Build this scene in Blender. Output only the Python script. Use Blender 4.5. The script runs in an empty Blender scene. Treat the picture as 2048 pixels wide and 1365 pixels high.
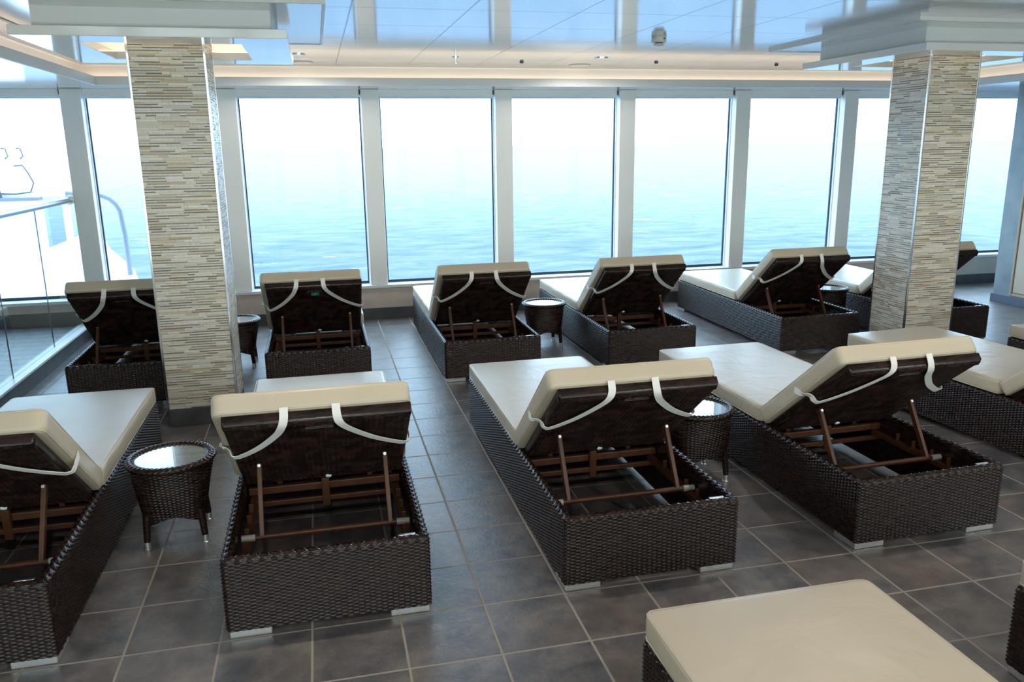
import bpy, bmesh, math, random
import numpy as np
from mathutils import Vector, Matrix

# ------------------------------------------------------------------ basics
T = 0.32                      # one floor tile in metres; geometry below is written in tiles
PI = math.pi
scene = bpy.context.scene
COL = scene.collection
rng = random.Random(7)


def link(o, parent=None):
    COL.objects.link(o)
    if parent is not None:
        o.parent = parent
    return o


def mesh_obj(name, V, F, mat, parent=None, smooth=False, loc=(0, 0, 0), rot=(0, 0, 0)):
    V = np.asarray(V, dtype=np.float64) * T
    me = bpy.data.meshes.new(name)
    me.from_pydata(V.tolist(), [], [list(f) for f in F])
    me.update()
    if smooth:
        me.polygons.foreach_set('use_smooth', [True] * len(me.polygons))
    me.materials.append(mat)
    o = bpy.data.objects.new(name, me)
    o.location = Vector(loc) * T
    o.rotation_euler = rot
    return link(o, parent)


def empty(name, loc=(0, 0, 0), rz=0.0, parent=None):
    o = bpy.data.objects.new(name, None)
    o.empty_display_size = 0.1
    o.location = Vector(loc) * T
    o.rotation_euler = (0, 0, rz)
    return link(o, parent)


def tag(o, label=None, cat=None, group=None, kind=None):
    if label: o['label'] = label
    if cat: o['category'] = cat
    if group: o['group'] = group
    if kind: o['kind'] = kind
    return o


def copy_tree(o, parent=None):
    c = o.copy()
    COL.objects.link(c)
    c.parent = parent
    for ch in list(o.children):
        copy_tree(ch, c)
    return c


class MB:
    """collects simple solids, links them as one mesh object"""
    def __init__(self):
        self.V = []; self.F = []

    def add(self, V, F):
        n = len(self.V)
        self.V += [tuple(v) for v in V]
        self.F += [tuple(i + n for i in f) for f in F]
        return self

    def box(self, x0, x1, y0, y1, z0, z1):
        V = [(x0, y0, z0), (x1, y0, z0), (x1, y1, z0), (x0, y1, z0), (x0, y0, z1), (x1, y0, z1), (x1, y1, z1), (x0, y1, z1)]
        F = [(0, 3, 2, 1), (4, 5, 6, 7), (0, 1, 5, 4), (1, 2, 6, 5), (2, 3, 7, 6), (3, 0, 4, 7)]
        return self.add(V, F)

    def frame(self, x0, x1, y0, y1, a0, a1, b0, b1, z0, z1):
        """rectangular ring: outer x0..x1,y0..y1, hole a0..a1,b0..b1"""
        o = [(x0, y0), (x1, y0), (x1, y1), (x0, y1)]
        i = [(a0, b0), (a1, b0), (a1, b1), (a0, b1)]
        V = [(p[0], p[1], z) for z in (z0, z1) for p in o + i]
        F = []
        for k in range(4):
            l = (k + 1) % 4
            F.append((k, l, l + 8, k + 8))
            F.append((4 + l, 4 + k, 12 + k, 12 + l))
            F.append((l, k, 4 + k, 4 + l))
            F.append((8 + k, 8 + l, 12 + l, 12 + k))
        return self.add(V, F)

    def cyl(self, p0, p1, r0, r1=None, n=16):
        return self.tube([p0, p1], [r0, r0 if r1 is None else r1], n)

    def tube(self, path, r, n=12):
        P = [Vector(p) for p in path]
        if not hasattr(r, '__len__'): r = [r] * len(P)
        V = []; F = []
        prev = None
        for k, p in enumerate(P):
            t = (P[min(k + 1, len(P) - 1)] - P[max(k - 1, 0)]).normalized()
            if prev is None:
                a = Vector((0, 0, 1)) if abs(t.z) < .9 else Vector((1, 0, 0))
                u = t.cross(a).normalized()
            else:
                u = (prev - t * prev.dot(t)).normalized()
            prev = u
            w = t.cross(u)
            for j in range(n):
                a = 2 * PI * j / n
                V.append(p + (u * math.cos(a) + w * math.sin(a)) * r[k])
        for k in range(len(P) - 1):
            for j in range(n):
                l = (j + 1) % n
                F.append((k * n + j, k * n + l, (k + 1) * n + l, (k + 1) * n + j))
        F.append(tuple(reversed(range(n))))
        F.append(tuple(range((len(P) - 1) * n, len(P) * n)))
        return self.add(V, F)

    def lathe(self, prof, c=(0, 0), n=32):
        """closed surface of revolution about z through c; prof = [(r,z)...] from axis to axis"""
        V = []; F = []
        for r, z in prof:
            for j in range(n):
                a = 2 * PI * j / n
                V.append((c[0] + r * math.cos(a), c[1] + r * math.sin(a), z))
        for k in range(len(prof) - 1):
            for j in range(n):
                l = (j + 1) % n
                F.append((k * n + j, k * n + l, (k + 1) * n + l, (k + 1) * n + j))
        F.append(tuple(reversed(range(n))))
        F.append(tuple(range((len(prof) - 1) * n, len(prof) * n)))
        return self.add(V, F)

    def build(self, name, mat, parent=None, bevel=0, smooth=False, loc=(0, 0, 0), rot=(0, 0, 0), seg=2):
        o = mesh_obj(name, self.V, self.F, mat, parent, smooth, loc, rot)
        bm = bmesh.new()
        bm.from_mesh(o.data)
        if bevel:
            es = [e for e in bm.edges if len(e.link_faces) == 2 and e.calc_face_angle(0) > 0.6]
            bmesh.ops.bevel(bm, geom=es, offset=bevel * T, segments=seg, affect='EDGES', profile=0.5, clamp_overlap=True)
        bmesh.ops.recalc_face_normals(bm, faces=bm.faces)
        if smooth:
            for e in bm.edges:
                if len(e.link_faces) == 2 and e.calc_face_angle(0) > 0.7:
                    e.smooth = False
        bm.to_mesh(o.data)
        bm.free()
        return o


# ------------------------------------------------------------------ materials
def new_mat(name):
    m = bpy.data.materials.new(name)
    m.use_nodes = True
    nt = m.node_tree
    return m, nt, nt.nodes['Principled BSDF'], nt.nodes, nt.links


def simple(name, col, rough=.5, metal=0.0, spec=.5, coat=0.0, noise=None, bump=0.0, bscale=40.0):
    m, nt, b, N, L = new_mat(name)
    b.inputs['Base Color'].default_value = (*col, 1)
    b.inputs['Roughness'].default_value = rough
    b.inputs['Metallic'].default_value = metal
    b.inputs['Specular IOR Level'].default_value = spec
    b.inputs['Coat Weight'].default_value = coat
    tc = N.new('ShaderNodeTexCoord')
    if noise:
        n = N.new('ShaderNodeTexNoise'); n.inputs['Scale'].default_value = noise[0]; n.inputs['Detail'].default_value = 5
        L.new(tc.outputs['Object'], n.inputs['Vector'])
        r = N.new('ShaderNodeValToRGB')
        r.color_ramp.elements[0].position = .3; r.color_ramp.elements[1].position = .7
        r.color_ramp.elements[0].color = (*noise[1], 1); r.color_ramp.elements[1].color = (*col, 1)
        L.new(n.outputs['Fac'], r.inputs['Fac']); L.new(r.outputs['Color'], b.inputs['Base Color'])
    if bump:
        n = N.new('ShaderNodeTexNoise'); n.inputs['Scale'].default_value = bscale; n.inputs['Detail'].default_value = 4
        L.new(tc.outputs['Object'], n.inputs['Vector'])
        bp = N.new('ShaderNodeBump'); bp.inputs['Strength'].default_value = bump; bp.inputs['Distance'].default_value = .01
        L.new(n.outputs['Fac'], bp.inputs['Height']); L.new(bp.outputs['Normal'], b.inputs['Normal'])
    return m


def grid_mask(N, L, vec, period, width, axes=('X', 'Y'), phase=(0, 0)):
    """returns socket: 1 on the joint lines of a grid"""
    sep = N.new('ShaderNodeSeparateXYZ'); L.new(vec, sep.inputs[0])
    outs = []
    for a, ph in zip(axes, phase):
        ad = N.new('ShaderNodeMath'); ad.operation = 'ADD'; ad.inputs[1].default_value = -ph + period * 1000 + period / 2
        L.new(sep.outputs[a], ad.inputs[0])
        mo = N.new('ShaderNodeMath'); mo.operation = 'MODULO'; mo.inputs[1].default_value = period; L.new(ad.outputs[0], mo.inputs[0])
        su = N.new('ShaderNodeMath'); su.operation = 'SUBTRACT'; su.inputs[1].default_value = period / 2; L.new(mo.outputs[0], su.inputs[0])
        ab = N.new('ShaderNodeMath'); ab.operation = 'ABSOLUTE'; L.new(su.outputs[0], ab.inputs[0])
        mr = N.new('ShaderNodeMapRange'); mr.inputs['From Min'].default_value = width * .35; mr.inputs['From Max'].default_value = width * .65
        mr.inputs['To Min'].default_value = 1; mr.inputs['To Max'].default_value = 0
        L.new(ab.outputs[0], mr.inputs['Value'])
        outs.append(mr.outputs['Result'])
    mx = N.new('ShaderNodeMath'); mx.operation = 'MAXIMUM'
    L.new(outs[0], mx.inputs[0]); L.new(outs[-1], mx.inputs[1])
    return mx.outputs[0]


def slate_floor(name, period, plank=None):
    m, nt, b, N, L = new_mat(name)
    tc = N.new('ShaderNodeTexCoord'); vec = tc.outputs['Object']
    # per tile random value
    mp = N.new('ShaderNodeVectorMath'); mp.operation = 'SCALE'; mp.inputs['Scale'].default_value = 1 / period; L.new(vec, mp.inputs[0])
    fl = N.new('ShaderNodeVectorMath'); fl.operation = 'FLOOR'; L.new(mp.outputs[0], fl.inputs[0])
    wn = N.new('ShaderNodeTexWhiteNoise'); wn.noise_dimensions = '3D'; L.new(fl.outputs[0], wn.inputs['Vector'])
    off = N.new('ShaderNodeVectorMath'); off.operation = 'SCALE'; off.inputs['Scale'].default_value = 7; L.new(wn.outputs['Color'], off.inputs[0])
    pv = N.new('ShaderNodeVectorMath'); pv.operation = 'ADD'; L.new(vec, pv.inputs[0]); L.new(off.outputs[0], pv.inputs[1])
    n1 = N.new('ShaderNodeTexNoise'); n1.inputs['Scale'].default_value = 7; n1.inputs['Detail'].default_value = 10; n1.inputs['Roughness'].default_value = .68; n1.inputs['Distortion'].default_value = .25
    L.new(pv.outputs[0], n1.inputs['Vector'])
    cr = N.new('ShaderNodeValToRGB'); e = cr.color_ramp.elements
    e[0].position = .36; e[0].color = (.060, .064, .078, 1)
    e[1].position = .66; e[1].color = (.215, .19, .172, 1)
    x = cr.color_ramp.elements.new(.5); x.color = (.125, .118, .122, 1)
    L.new(n1.outputs['Fac'], cr.inputs['Fac'])
    # rusty patches
    n2 = N.new('ShaderNodeTexNoise'); n2.inputs['Scale'].default_value = 2.2; n2.inputs['Detail'].default_value = 6; L.new(pv.outputs[0], n2.inputs['Vector'])
    r2 = N.new('ShaderNodeMapRange'); r2.inputs['From Min'].default_value = .42; r2.inputs['From Max'].default_value = .75; r2.inputs['To Max'].default_value = .6
    L.new(n2.outputs['Fac'], r2.inputs['Value'])
    mx = N.new('ShaderNodeMix'); mx.data_type = 'RGBA'; L.new(r2.outputs['Result'], mx.inputs['Factor']); L.new(cr.outputs['Color'], mx.inputs['A'])
    mx.inputs['B'].default_value = (.185, .125, .09, 1)
    # fine pale scratches
    n3 = N.new('ShaderNodeTexNoise'); n3.inputs['Scale'].default_value = 42; n3.inputs['Detail'].default_value = 9; n3.inputs['Roughness'].default_value = .7; n3.inputs['Distortion'].default_value = 1.0; L.new(pv.outputs[0], n3.inputs['Vector'])
    r3 = N.new('ShaderNodeMapRange'); r3.inputs['From Min'].default_value = .5; r3.inputs['From Max'].default_value = .85; r3.inputs['To Max'].default_value = .3
    L.new(n3.outputs['Fac'], r3.inputs['Value'])
    m3 = N.new('ShaderNodeMix'); m3.data_type = 'RGBA'; L.new(r3.outputs['Result'], m3.inputs['Factor']); L.new(mx.outputs['Result'], m3.inputs['A']); m3.inputs['B'].default_value = (.22, .21, .2, 1)
    if plank:
        bk = N.new('ShaderNodeTexBrick'); bk.offset = .4
        bk.inputs['Scale'].default_value = 1; bk.inputs['Brick Width'].default_value = plank[0]; bk.inputs['Row Height'].default_value = plank[1]
        bk.inputs['Mortar Size'].default_value = .004; bk.inputs['Mortar Smooth'].default_value = .2
        bk.inputs['Color1'].default_value = (0, 0, 0, 1); bk.inputs['Color2'].default_value = (0, 0, 0, 1); bk.inputs['Mortar'].default_value = (1, 1, 1, 1)
        L.new(vec, bk.inputs['Vector'])
        mask = bk.outputs['Color']; gcol = (.05, .05, .055, 1)
    else:
        mask = grid_mask(N, L, vec, period, .0085); gcol = (.33, .29, .25, 1)
    mg = N.new('ShaderNodeMix'); mg.data_type = 'RGBA'; L.new(mask, mg.inputs['Factor']); L.new(m3.outputs['Result'], mg.inputs['A']); mg.inputs['B'].default_value = gcol
    L.new(mg.outputs['Result'], b.inputs['Base Color'])
    rr = N.new('ShaderNodeMapRange'); rr.inputs['To Min'].default_value = .33; rr.inputs['To Max'].default_value = .43; L.new(n1.outputs['Fac'], rr.inputs['Value'])
    mr = N.new('ShaderNodeMix'); mr.data_type = 'FLOAT'; L.new(mask, mr.inputs['Factor']); L.new(rr.outputs['Result'], mr.inputs['A']); mr.inputs['B'].default_value = .85
    L.new(mr.outputs['Result'], b.inputs['Roughness'])
    b.inputs['Specular IOR Level'].default_value = 1.0
    # bump: cleft slate + sunk joints
    n4 = N.new('ShaderNodeTexNoise'); n4.inputs['Scale'].default_value = 38; n4.inputs['Detail'].default_value = 5; n4.inputs['Distortion'].default_value = 1.2; L.new(pv.outputs[0], n4.inputs['Vector'])
    ad = N.new('ShaderNodeMath'); ad.operation = 'MULTIPLY_ADD'; L.new(mask, ad.inputs[0]); ad.inputs[1].default_value = -1.0; L.new(n4.outputs['Fac'], ad.inputs[2])
    bp = N.new('ShaderNodeBump'); bp.inputs['Strength'].default_value = .4; bp.inputs['Distance'].default_value = .004
    L.new(ad.outputs[0], bp.inputs['Height']); L.new(bp.outputs['Normal'], b.inputs['Normal'])
    return m


def wicker_mat():
    m, nt, b, N, L = new_mat('wicker')
    tc = N.new('ShaderNodeTexCoord')
    mp = N.new('ShaderNodeMapping'); mp.inputs['Scale'].default_value = (16, 16, 130); L.new(tc.outputs['Object'], mp.inputs['Vector'])
    n = N.new('ShaderNodeTexNoise'); n.inputs['Scale'].default_value = 1; n.inputs['Detail'].default_value = 2; L.new(mp.outputs[0], n.inputs['Vector'])
    cr = N.new('ShaderNodeValToRGB'); e = cr.color_ramp.elements
    e[0].position = .35; e[0].color = (.008, .005, .005, 1); e[1].position = .68; e[1].color = (.036, .018, .013, 1)
    L.new(n.outputs['Fac'], cr.inputs['Fac']); L.new(cr.outputs['Color'], b.inputs['Base Color'])
    b.inputs['Roughness'].default_value = .2
    b.inputs['Specular IOR Level'].default_value = .28
    return m


def vinyl_mat():
    m, nt, b, N, L = new_mat('cream_vinyl')
    tc = N.new('ShaderNodeTexCoord')
    n0 = N.new('ShaderNodeTexNoise'); n0.inputs['Scale'].default_value = 3; n0.inputs['Detail'].default_value = 3; L.new(tc.outputs['Object'], n0.inputs['Vector'])
    cr = N.new('ShaderNodeValToRGB'); e = cr.color_ramp.elements
    e[0].position = .3; e[0].color = (.545, .465, .35, 1); e[1].position = .75; e[1].color = (.59, .515, .40, 1)
    L.new(n0.outputs['Fac'], cr.inputs['Fac']); L.new(cr.outputs['Color'], b.inputs['Base Color'])
    b.inputs['Roughness'].default_value = .38
    b.inputs['Specular IOR Level'].default_value = .42
    b.inputs['Coat Weight'].default_value = .10
    b.inputs['Coat Roughness'].default_value = .22
    n = N.new('ShaderNodeTexNoise'); n.inputs['Scale'].default_value = 6; n.inputs['Detail'].default_value = 2; n.inputs['Distortion'].default_value = 1.0; L.new(tc.outputs['Object'], n.inputs['Vector'])
    bp = N.new('ShaderNodeBump'); bp.inputs['Strength'].default_value = .25; bp.inputs['Distance'].default_value = .02
    L.new(n.outputs['Fac'], bp.inputs['Height'])
    n2 = N.new('ShaderNodeTexNoise'); n2.inputs['Scale'].default_value = 220; n2.inputs['Detail'].default_value = 2; L.new(tc.outputs['Object'], n2.inputs['Vector'])
    bp2 = N.new('ShaderNodeBump'); bp2.inputs['Strength'].default_value = .08; bp2.inputs['Distance'].default_value = .002
    L.new(n2.outputs['Fac'], bp2.inputs['Height']); L.new(bp.outputs['Normal'], bp2.inputs['Normal']); L.new(bp2.outputs['Normal'], b.inputs['Normal'])
    return m


def mosaic_mat():
    m, nt, b, N, L = new_mat('stone_mosaic')
    at = N.new('ShaderNodeVertexColor'); at.layer_name = 'stone'
    tc = N.new('ShaderNodeTexCoord')
    n = N.new('ShaderNodeTexNoise'); n.inputs['Scale'].default_value = 60; n.inputs['Detail'].default_value = 4; L.new(tc.outputs['Object'], n.inputs['Vector'])
    mr = N.new('ShaderNodeMapRange'); mr.inputs['To Min'].default_value = .8; mr.inputs['To Max'].default_value = 1.15; L.new(n.outputs['Fac'], mr.inputs['Value'])
    mu = N.new('ShaderNodeVectorMath'); mu.operation = 'SCALE'; L.new(at.outputs['Color'], mu.inputs[0]); L.new(mr.outputs['Result'], mu.inputs['Scale'])
    L.new(mu.outputs[0], b.inputs['Base Color'])
    b.inputs['Roughness'].default_value = .38
    b.inputs['Specular IOR Level'].default_value = .5
    return m


def glass_mat(name, tint, refl=.06, rough=0.02):
    """thin pane: see-through with a mirror film"""
    m = bpy.data.materials.new(name); m.use_nodes = True
    nt = m.node_tree; N = nt.nodes; L = nt.links
    N.remove(N['Principled BSDF'])
    tr = N.new('ShaderNodeBsdfTransparent'); tr.inputs['Color'].default_value = (*tint, 1)
    gl = N.new('ShaderNodeBsdfGlossy'); gl.inputs['Roughness'].default_value = rough
    fr = N.new('ShaderNodeFresnel'); fr.inputs['IOR'].default_value = 1.45
    mx = N.new('ShaderNodeMixShader')
    ml = N.new('ShaderNodeMath'); ml.operation = 'MULTIPLY'; ml.inputs[1].default_value = refl / .04; L.new(fr.outputs[0], ml.inputs[0])
    ge = N.new('ShaderNodeNewGeometry'); nb = N.new('ShaderNodeMath'); nb.operation = 'SUBTRACT'; nb.inputs[0].default_value = 1; L.new(ge.outputs['Backfacing'], nb.inputs[1])
    m2 = N.new('ShaderNodeMath'); m2.operation = 'MULTIPLY'; m2.use_clamp = True; L.new(ml.outputs[0], m2.inputs[0]); L.new(nb.outputs[0], m2.inputs[1])
    L.new(m2.outputs[0], mx.inputs['Fac']); L.new(tr.outputs[0], mx.inputs[1]); L.new(gl.outputs[0], mx.inputs[2])
    L.new(mx.outputs[0], N['Material Output'].inputs['Surface'])
    return m


def emit_mat(name, col, s):
    m = bpy.data.materials.new(name); m.use_nodes = True
    nt = m.node_tree; N = nt.nodes
    N.remove(N['Principled BSDF'])
    e = N.new('ShaderNodeEmission'); e.inputs['Color'].default_value = (*col, 1); e.inputs['Strength'].default_value = s
    nt.links.new(e.outputs[0], N['Material Output'].inputs['Surface'])
    return m


def ceiling_mat():
    m, nt, b, N, L = new_mat('lacquered_ceiling_panels')
    tc = N.new('ShaderNodeTexCoord')
    mask = grid_mask(N, L, tc.outputs['Object'], 2.04 * T, .009, phase=(3.15 * T, 7.43 * T))
    mg = N.new('ShaderNodeMix'); mg.data_type = 'RGBA'; L.new(mask, mg.inputs['Factor'])
    mg.inputs['A'].default_value = (.78, .8, .83, 1); mg.inputs['B'].default_value = (.05, .06, .08, 1)
    L.new(mg.outputs['Result'], b.inputs['Base Color'])
    b.inputs['Metallic'].default_value = .6
    b.inputs['Roughness'].default_value = .11
    n = N.new('ShaderNodeTexNoise'); n.inputs['Scale'].default_value = 1.6; n.inputs['Detail'].default_value = 2
    mp = N.new('ShaderNodeMapping'); mp.inputs['Scale'].default_value = (.6, 1.6, 1); L.new(tc.outputs['Object'], mp.inputs['Vector']); L.new(mp.outputs[0], n.inputs['Vector'])
    ad = N.new('ShaderNodeMath'); ad.operation = 'MULTIPLY_ADD'; L.new(mask, ad.inputs[0]); ad.inputs[1].default_value = .25; L.new(n.outputs['Fac'], ad.inputs[2])
    bp = N.new('ShaderNodeBump'); bp.inputs['Strength'].default_value = .18; bp.inputs['Distance'].default_value = .006
    L.new(ad.outputs[0], bp.inputs['Height']); L.new(bp.outputs['Normal'], b.inputs['Normal'])
    return m


def sea_mat():
    m, nt, b, N, L = new_mat('sea_water')
    tc = N.new('ShaderNodeTexCoord')
    mp = N.new('ShaderNodeMapping'); mp.inputs['Scale'].default_value = (.10, .19, 1); mp.inputs['Rotation'].default_value = (0, 0, .25); L.new(tc.outputs['Object'], mp.inputs['Vector'])
    n = N.new('ShaderNodeTexNoise'); n.inputs['Scale'].default_value = 1; n.inputs['Detail'].default_value = 9; n.inputs['Roughness'].default_value = .62; n.inputs['Distortion'].default_value = .5
    L.new(mp.outputs[0], n.inputs['Vector'])
    cr = N.new('ShaderNodeValToRGB'); e = cr.color_ramp.elements
    e[0].position = .3; e[0].color = SEA_DARK; e[1].position = .66; e[1].color = SEA_LIGHT
    L.new(n.outputs['Fac'], cr.inputs['Fac'])
    # white caps
    mp2 = N.new('ShaderNodeMapping'); mp2.inputs['Scale'].default_value = (.06, .2, 1); L.new(tc.outputs['Object'], mp2.inputs['Vector'])
    n2 = N.new('ShaderNodeTexNoise'); n2.inputs['Scale'].default_value = 1; n2.inputs['Detail'].default_value = 5; n2.inputs['Roughness'].default_value = .7; L.new(mp2.outputs[0], n2.inputs['Vector'])
    r2 = N.new('ShaderNodeMapRange'); r2.inputs['From Min'].default_value = .665; r2.inputs['From Max'].default_value = .70; L.new(n2.outputs['Fac'], r2.inputs['Value'])
    mx = N.new('ShaderNodeMix'); mx.data_type = 'RGBA'; L.new(r2.outputs['Result'], mx.inputs['Factor']); L.new(cr.outputs['Color'], mx.inputs['A']); mx.inputs['B'].default_value = (.75, .8, .82, 1)
    N.remove(b)
    df = N.new('ShaderNodeBsdfDiffuse'); L.new(mx.outputs['Result'], df.inputs['Color'])
    gl = N.new('ShaderNodeBsdfGlossy'); gl.inputs['Roughness'].default_value = .3
    ms = N.new('ShaderNodeMixShader')          # sheen rises towards grazing view, held down by the wave slopes
    lw = N.new('ShaderNodeLayerWeight'); lw.inputs['Blend'].default_value = .5
    fm = N.new('ShaderNodeMapRange'); fm.interpolation_type = 'SMOOTHSTEP'
    fm.inputs['From Min'].default_value = .87; fm.inputs['From Max'].default_value = 1.0; fm.inputs['To Min'].default_value = .03; fm.inputs['To Max'].default_value = .235
    L.new(lw.outputs['Facing'], fm.inputs['Value']); L.new(fm.outputs['Result'], ms.inputs['Fac'])
    L.new(df.outputs[0], ms.inputs[1]); L.new(gl.outputs[0], ms.inputs[2])
    L.new(ms.outputs[0], N['Material Output'].inputs['Surface'])
    bp = N.new('ShaderNodeBump'); bp.inputs['Strength'].default_value = .5; bp.inputs['Distance'].default_value = 1.2
    L.new(n.outputs['Fac'], bp.inputs['Height']); L.new(bp.outputs['Normal'], df.inputs['Normal']); L.new(bp.outputs['Normal'], gl.inputs['Normal'])
    return m


SKY_COL = (.50, .76, 1.0)
SKY_S = 6.6
COVE_W = .22
EXPOSURE = 0.08
SEA_DARK = (.055, .093, .138, 1)
SEA_LIGHT = (.130, .155, .180, 1)

M_FLOOR = slate_floor('slate_tiles', T)
M_PLANK = slate_floor('slate_planks', T, plank=(3.0 * T, .5 * T))
M_SKIRT = simple('dark_slate_skirting', (.085, .085, .095), .45, noise=(9, (.05, .05, .058)), bump=.2)
M_WALLTILE = simple('beige_stone_wall', (.66, .57, .49), .5, noise=(7, (.58, .5, .43)))
M_WHITE = simple('white_painted_metal', (.82, .83, .82), .38)
M_MULL = simple('white_mullion_paint', (.84, .85, .84), .42)
M_SILL = simple('pale_sill', (.74, .76, .77), .3)
M_CANOPY = simple('glossy_white_panel', (.82, .83, .82), .14, spec=.8, coat=.5)
M_SOFFIT = simple('glossy_soffit_panel', (.74, .76, .78), .12, metal=.35, spec=.7)
M_GASKET = simple('dark_window_gasket', (.012, .03, .06), .4)
M_BLIND = simple('grey_white_blind', (.82, .85, .87), .5)
M_PANE = glass_mat('window_glass', (.985, .995, 1.0), .02)
M_PANEADDED = glass_mat('added_warm_glass', (1.0, .78, .58), .02)  # tint chosen to warm the light through the added rear windows
M_BALGLASS = glass_mat('balustrade_glass', (.90, .96, .97), .05)
M_STEEL = simple('brushed_steel', (.62, .63, .64), .28, metal=1)
M_ALU = simple('cast_aluminium', (.72, .73, .74), .36, metal=.85)
M_CHROME = simple('polished_trim', (.75, .76, .78), .18, metal=1)
M_BROWN = simple('bronze_painted_steel', (.085, .034, .015), .38, metal=0.0, spec=.3, noise=(25, (.062, .025, .011)))
M_PLASTIC = simple('pale_plastic', (.34, .33, .32), .4)
M_STRAP = simple('white_elastic_strap', (.86, .84, .81), .7, bump=.2, bscale=300)
M_WICKER = wicker_mat()
M_VINYL = vinyl_mat()
M_MOSAIC = mosaic_mat()
M_CEIL = ceiling_mat()
M_TABLEGLASS = simple('speckled_table_glass', (.12, .15, .16), .12, spec=.9, coat=1.0, bump=.06, bscale=260)
M_SEA = sea_mat()
M_MARBLE = simple('grey_blue_marble', (.36, .42, .45), .25, noise=(3.5, (.24, .31, .35)))
M_DOOR = simple('beige_door_panel', (.62, .53, .42), .4)
M_DOORTRIM = simple('tan_door_frame', (.5, .38, .27), .45)
M_PLAIN = simple('warm_plaster', (.55, .5, .44), .7)
M_SHIP = simple('white_ship_paint', (.82, .84, .85), .4)
M_SHIPGREY = simple('grey_ship_fitting', (.075, .085, .105), .5)
M_LAMP = emit_mat('lamp_lens', (1.0, .93, .82), 6)
M_LED = emit_mat('warm_led', (1.0, .76, .5), 14)
M_DARK = simple('dark_hole', (.05, .055, .06), .6)
M_GREYGRILLE = simple('grey_speaker_grille', (.11, .125, .15), .95, spec=.05)
M_DETECT = simple('detector_plastic', (.72, .72, .7), .4)
M_GREEN = simple('green_sticker', (.01, .2, .13), .4)
M_RED = simple('white_print', (.8, .85, .8), .5)

# ------------------------------------------------------------------ room shell
YW = 18.2                     # inner face of the window wall
XL, XR, YB = -13.0, 24.5, -12.5

tag(mesh_obj('floor', [(XL, YB, 0), (29, YB, 0), (29, YW + .5, 0), (XL, YW + .5, 0)], [(0, 1, 2, 3)], M_FLOOR), kind='structure')
pl = MB().box(XL, -4.36, YB, YW, .002, .385)
tag(pl.build('floor_platform', M_PLANK), kind='structure')
tag(MB().box(-4.36, -4.33, YB, YW, .002, .36).build('baseboard_platform', M_SKIRT), kind='structure')
tag(MB().box(-4.62, -4.30, YB, YW, .385, .415).box(-4.33, -4.30, YB, YW, .36, .385).build('trim_platform', M_SILL, bevel=.008), kind='structure')

# window wall below the sill
tag(MB().box(XL, 29, YW, YW + .55, .0, 1.0).build('wall_back', M_WALLTILE), kind='structure')
tag(MB().box(-4.30, 29, YW - .05, YW, .0, .36).box(XL, -4.62, YW - .05, YW, .385, .76).build('baseboard_back', M_SKIRT, bevel=.01), kind='structure')
tag(MB().box(XL, 29, YW - .09, YW + .55, 1.0, 1.1).build('trim_sill', M_SILL, bevel=.015), kind='structure')
# mullions and windows
PITCH = 4.13
for i, k in enumerate(range(-3, 8)):
    x = PITCH * k
    tag(MB().box(x - .27, x + .27, YW, YW + .55, 1.1, 7.05).build('trim_mullion_%d' % (i + 1), M_MULL, bevel=.02), kind='structure')
WIN = []
for i, k in enumerate(range(-3, 7)):
    a, b = PITCH * k + .27, PITCH * (k + 1) - .27
    w = tag(empty('window_%d' % (i + 1), ((a + b) / 2, YW + .4, 1.1)), kind='structure')
    h = (b - a) / 2
    WIN.append(w)
    g = MB()
    y0, y1 = .0, .06
    g.box(-h, h, y0, y1, 0, .085).box(-h, -h + .06, y0, y1, .085, 5.95).box(h - .06, h, y0, y1, .085, 5.95).box(-h, h, y0, y1, 5.87, 5.95)
    g.build('frame', M_GASKET, w)
    r = MB()   # white reveal beads beside the pane
    r.box(-h, -h + .025, -.1, y0, .0, 5.95).box(h - .025, h, -.1, y0, .0, 5.95)
    r.build('bead', M_SILL, w)
    mesh_obj('pane', [(-h + .05, .03, .07), (h - .05, .03, .07), (h - .05, .03, 5.9), (-h + .05, .03, 5.9)], [(0, 1, 2, 3)], M_PANE, w)
    c = MB().box(-h, h, -.25, .0, 5.74, 5.95)
    c.build('blind_cassette', M_BLIND, w, bevel=.01)
    MB().cyl((-h + .03, -.14, 5.715), (h - .06, -.14, 5.715), .025, n=10).build('blind_bar', M_SILL, w, smooth=True)
    MB().box(h - .055, h - .015, -.27, -.25, 5.8, 5.95).build('blind_bracket', M_DARK, w)
# outer spandrel above the windows
tag(MB().box(XL, 29, YW + .05, YW + .55, 7.05, 7.9).build('wall_header', M_WHITE), kind='structure')

# perimeter soffit with light trough (back, left, right)
LB, LL, LR = 16.95, -3.15, 23.4          # lip planes
WB, WL, WR = 17.35, -3.6, 23.85         # warm upstand planes
s = MB()
s.box(XL, 29, LB + .03, YW + .05, 7.055, 7.1)
s.box(XL, LL - .03, YB, LB + .03, 7.055, 7.1)
s.box(LR + .03, 29, YB, LB + .03, 7.055, 7.1)
tag(s.build('ceiling_soffit', M_SOFFIT), kind='structure')
s = MB()
s.box(LL - .06, LR + .06, LB, LB + .06, 7.05, 7.28)
s.box(LL - .06, LL, YB, LB, 7.05, 7.28)
s.box(LR, LR + .06, YB, LB, 7.05, 7.28)
tag(s.build('trim_soffit_lip', M_WHITE, bevel=.006), kind='structure')
s = MB()
s.box(WL, WR, WB, YW + .05, 7.1, 7.9)
s.box(XL, WL, YB, YW + .05, 7.1, 7.9)
s.box(WR, 29, YB, YW + .05, 7.1, 7.9)
tag(s.build('wall_cove', M_WHITE), kind='structure')
s = MB()
s.box(WL + .05, WR - .05, WB - .05, WB, 7.6, 7.67)
s.box(WL, WL + .05, YB, WB, 7.6, 7.67)
s.box(WR - .05, WR, YB, WB, 7.6, 7.67)
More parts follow.
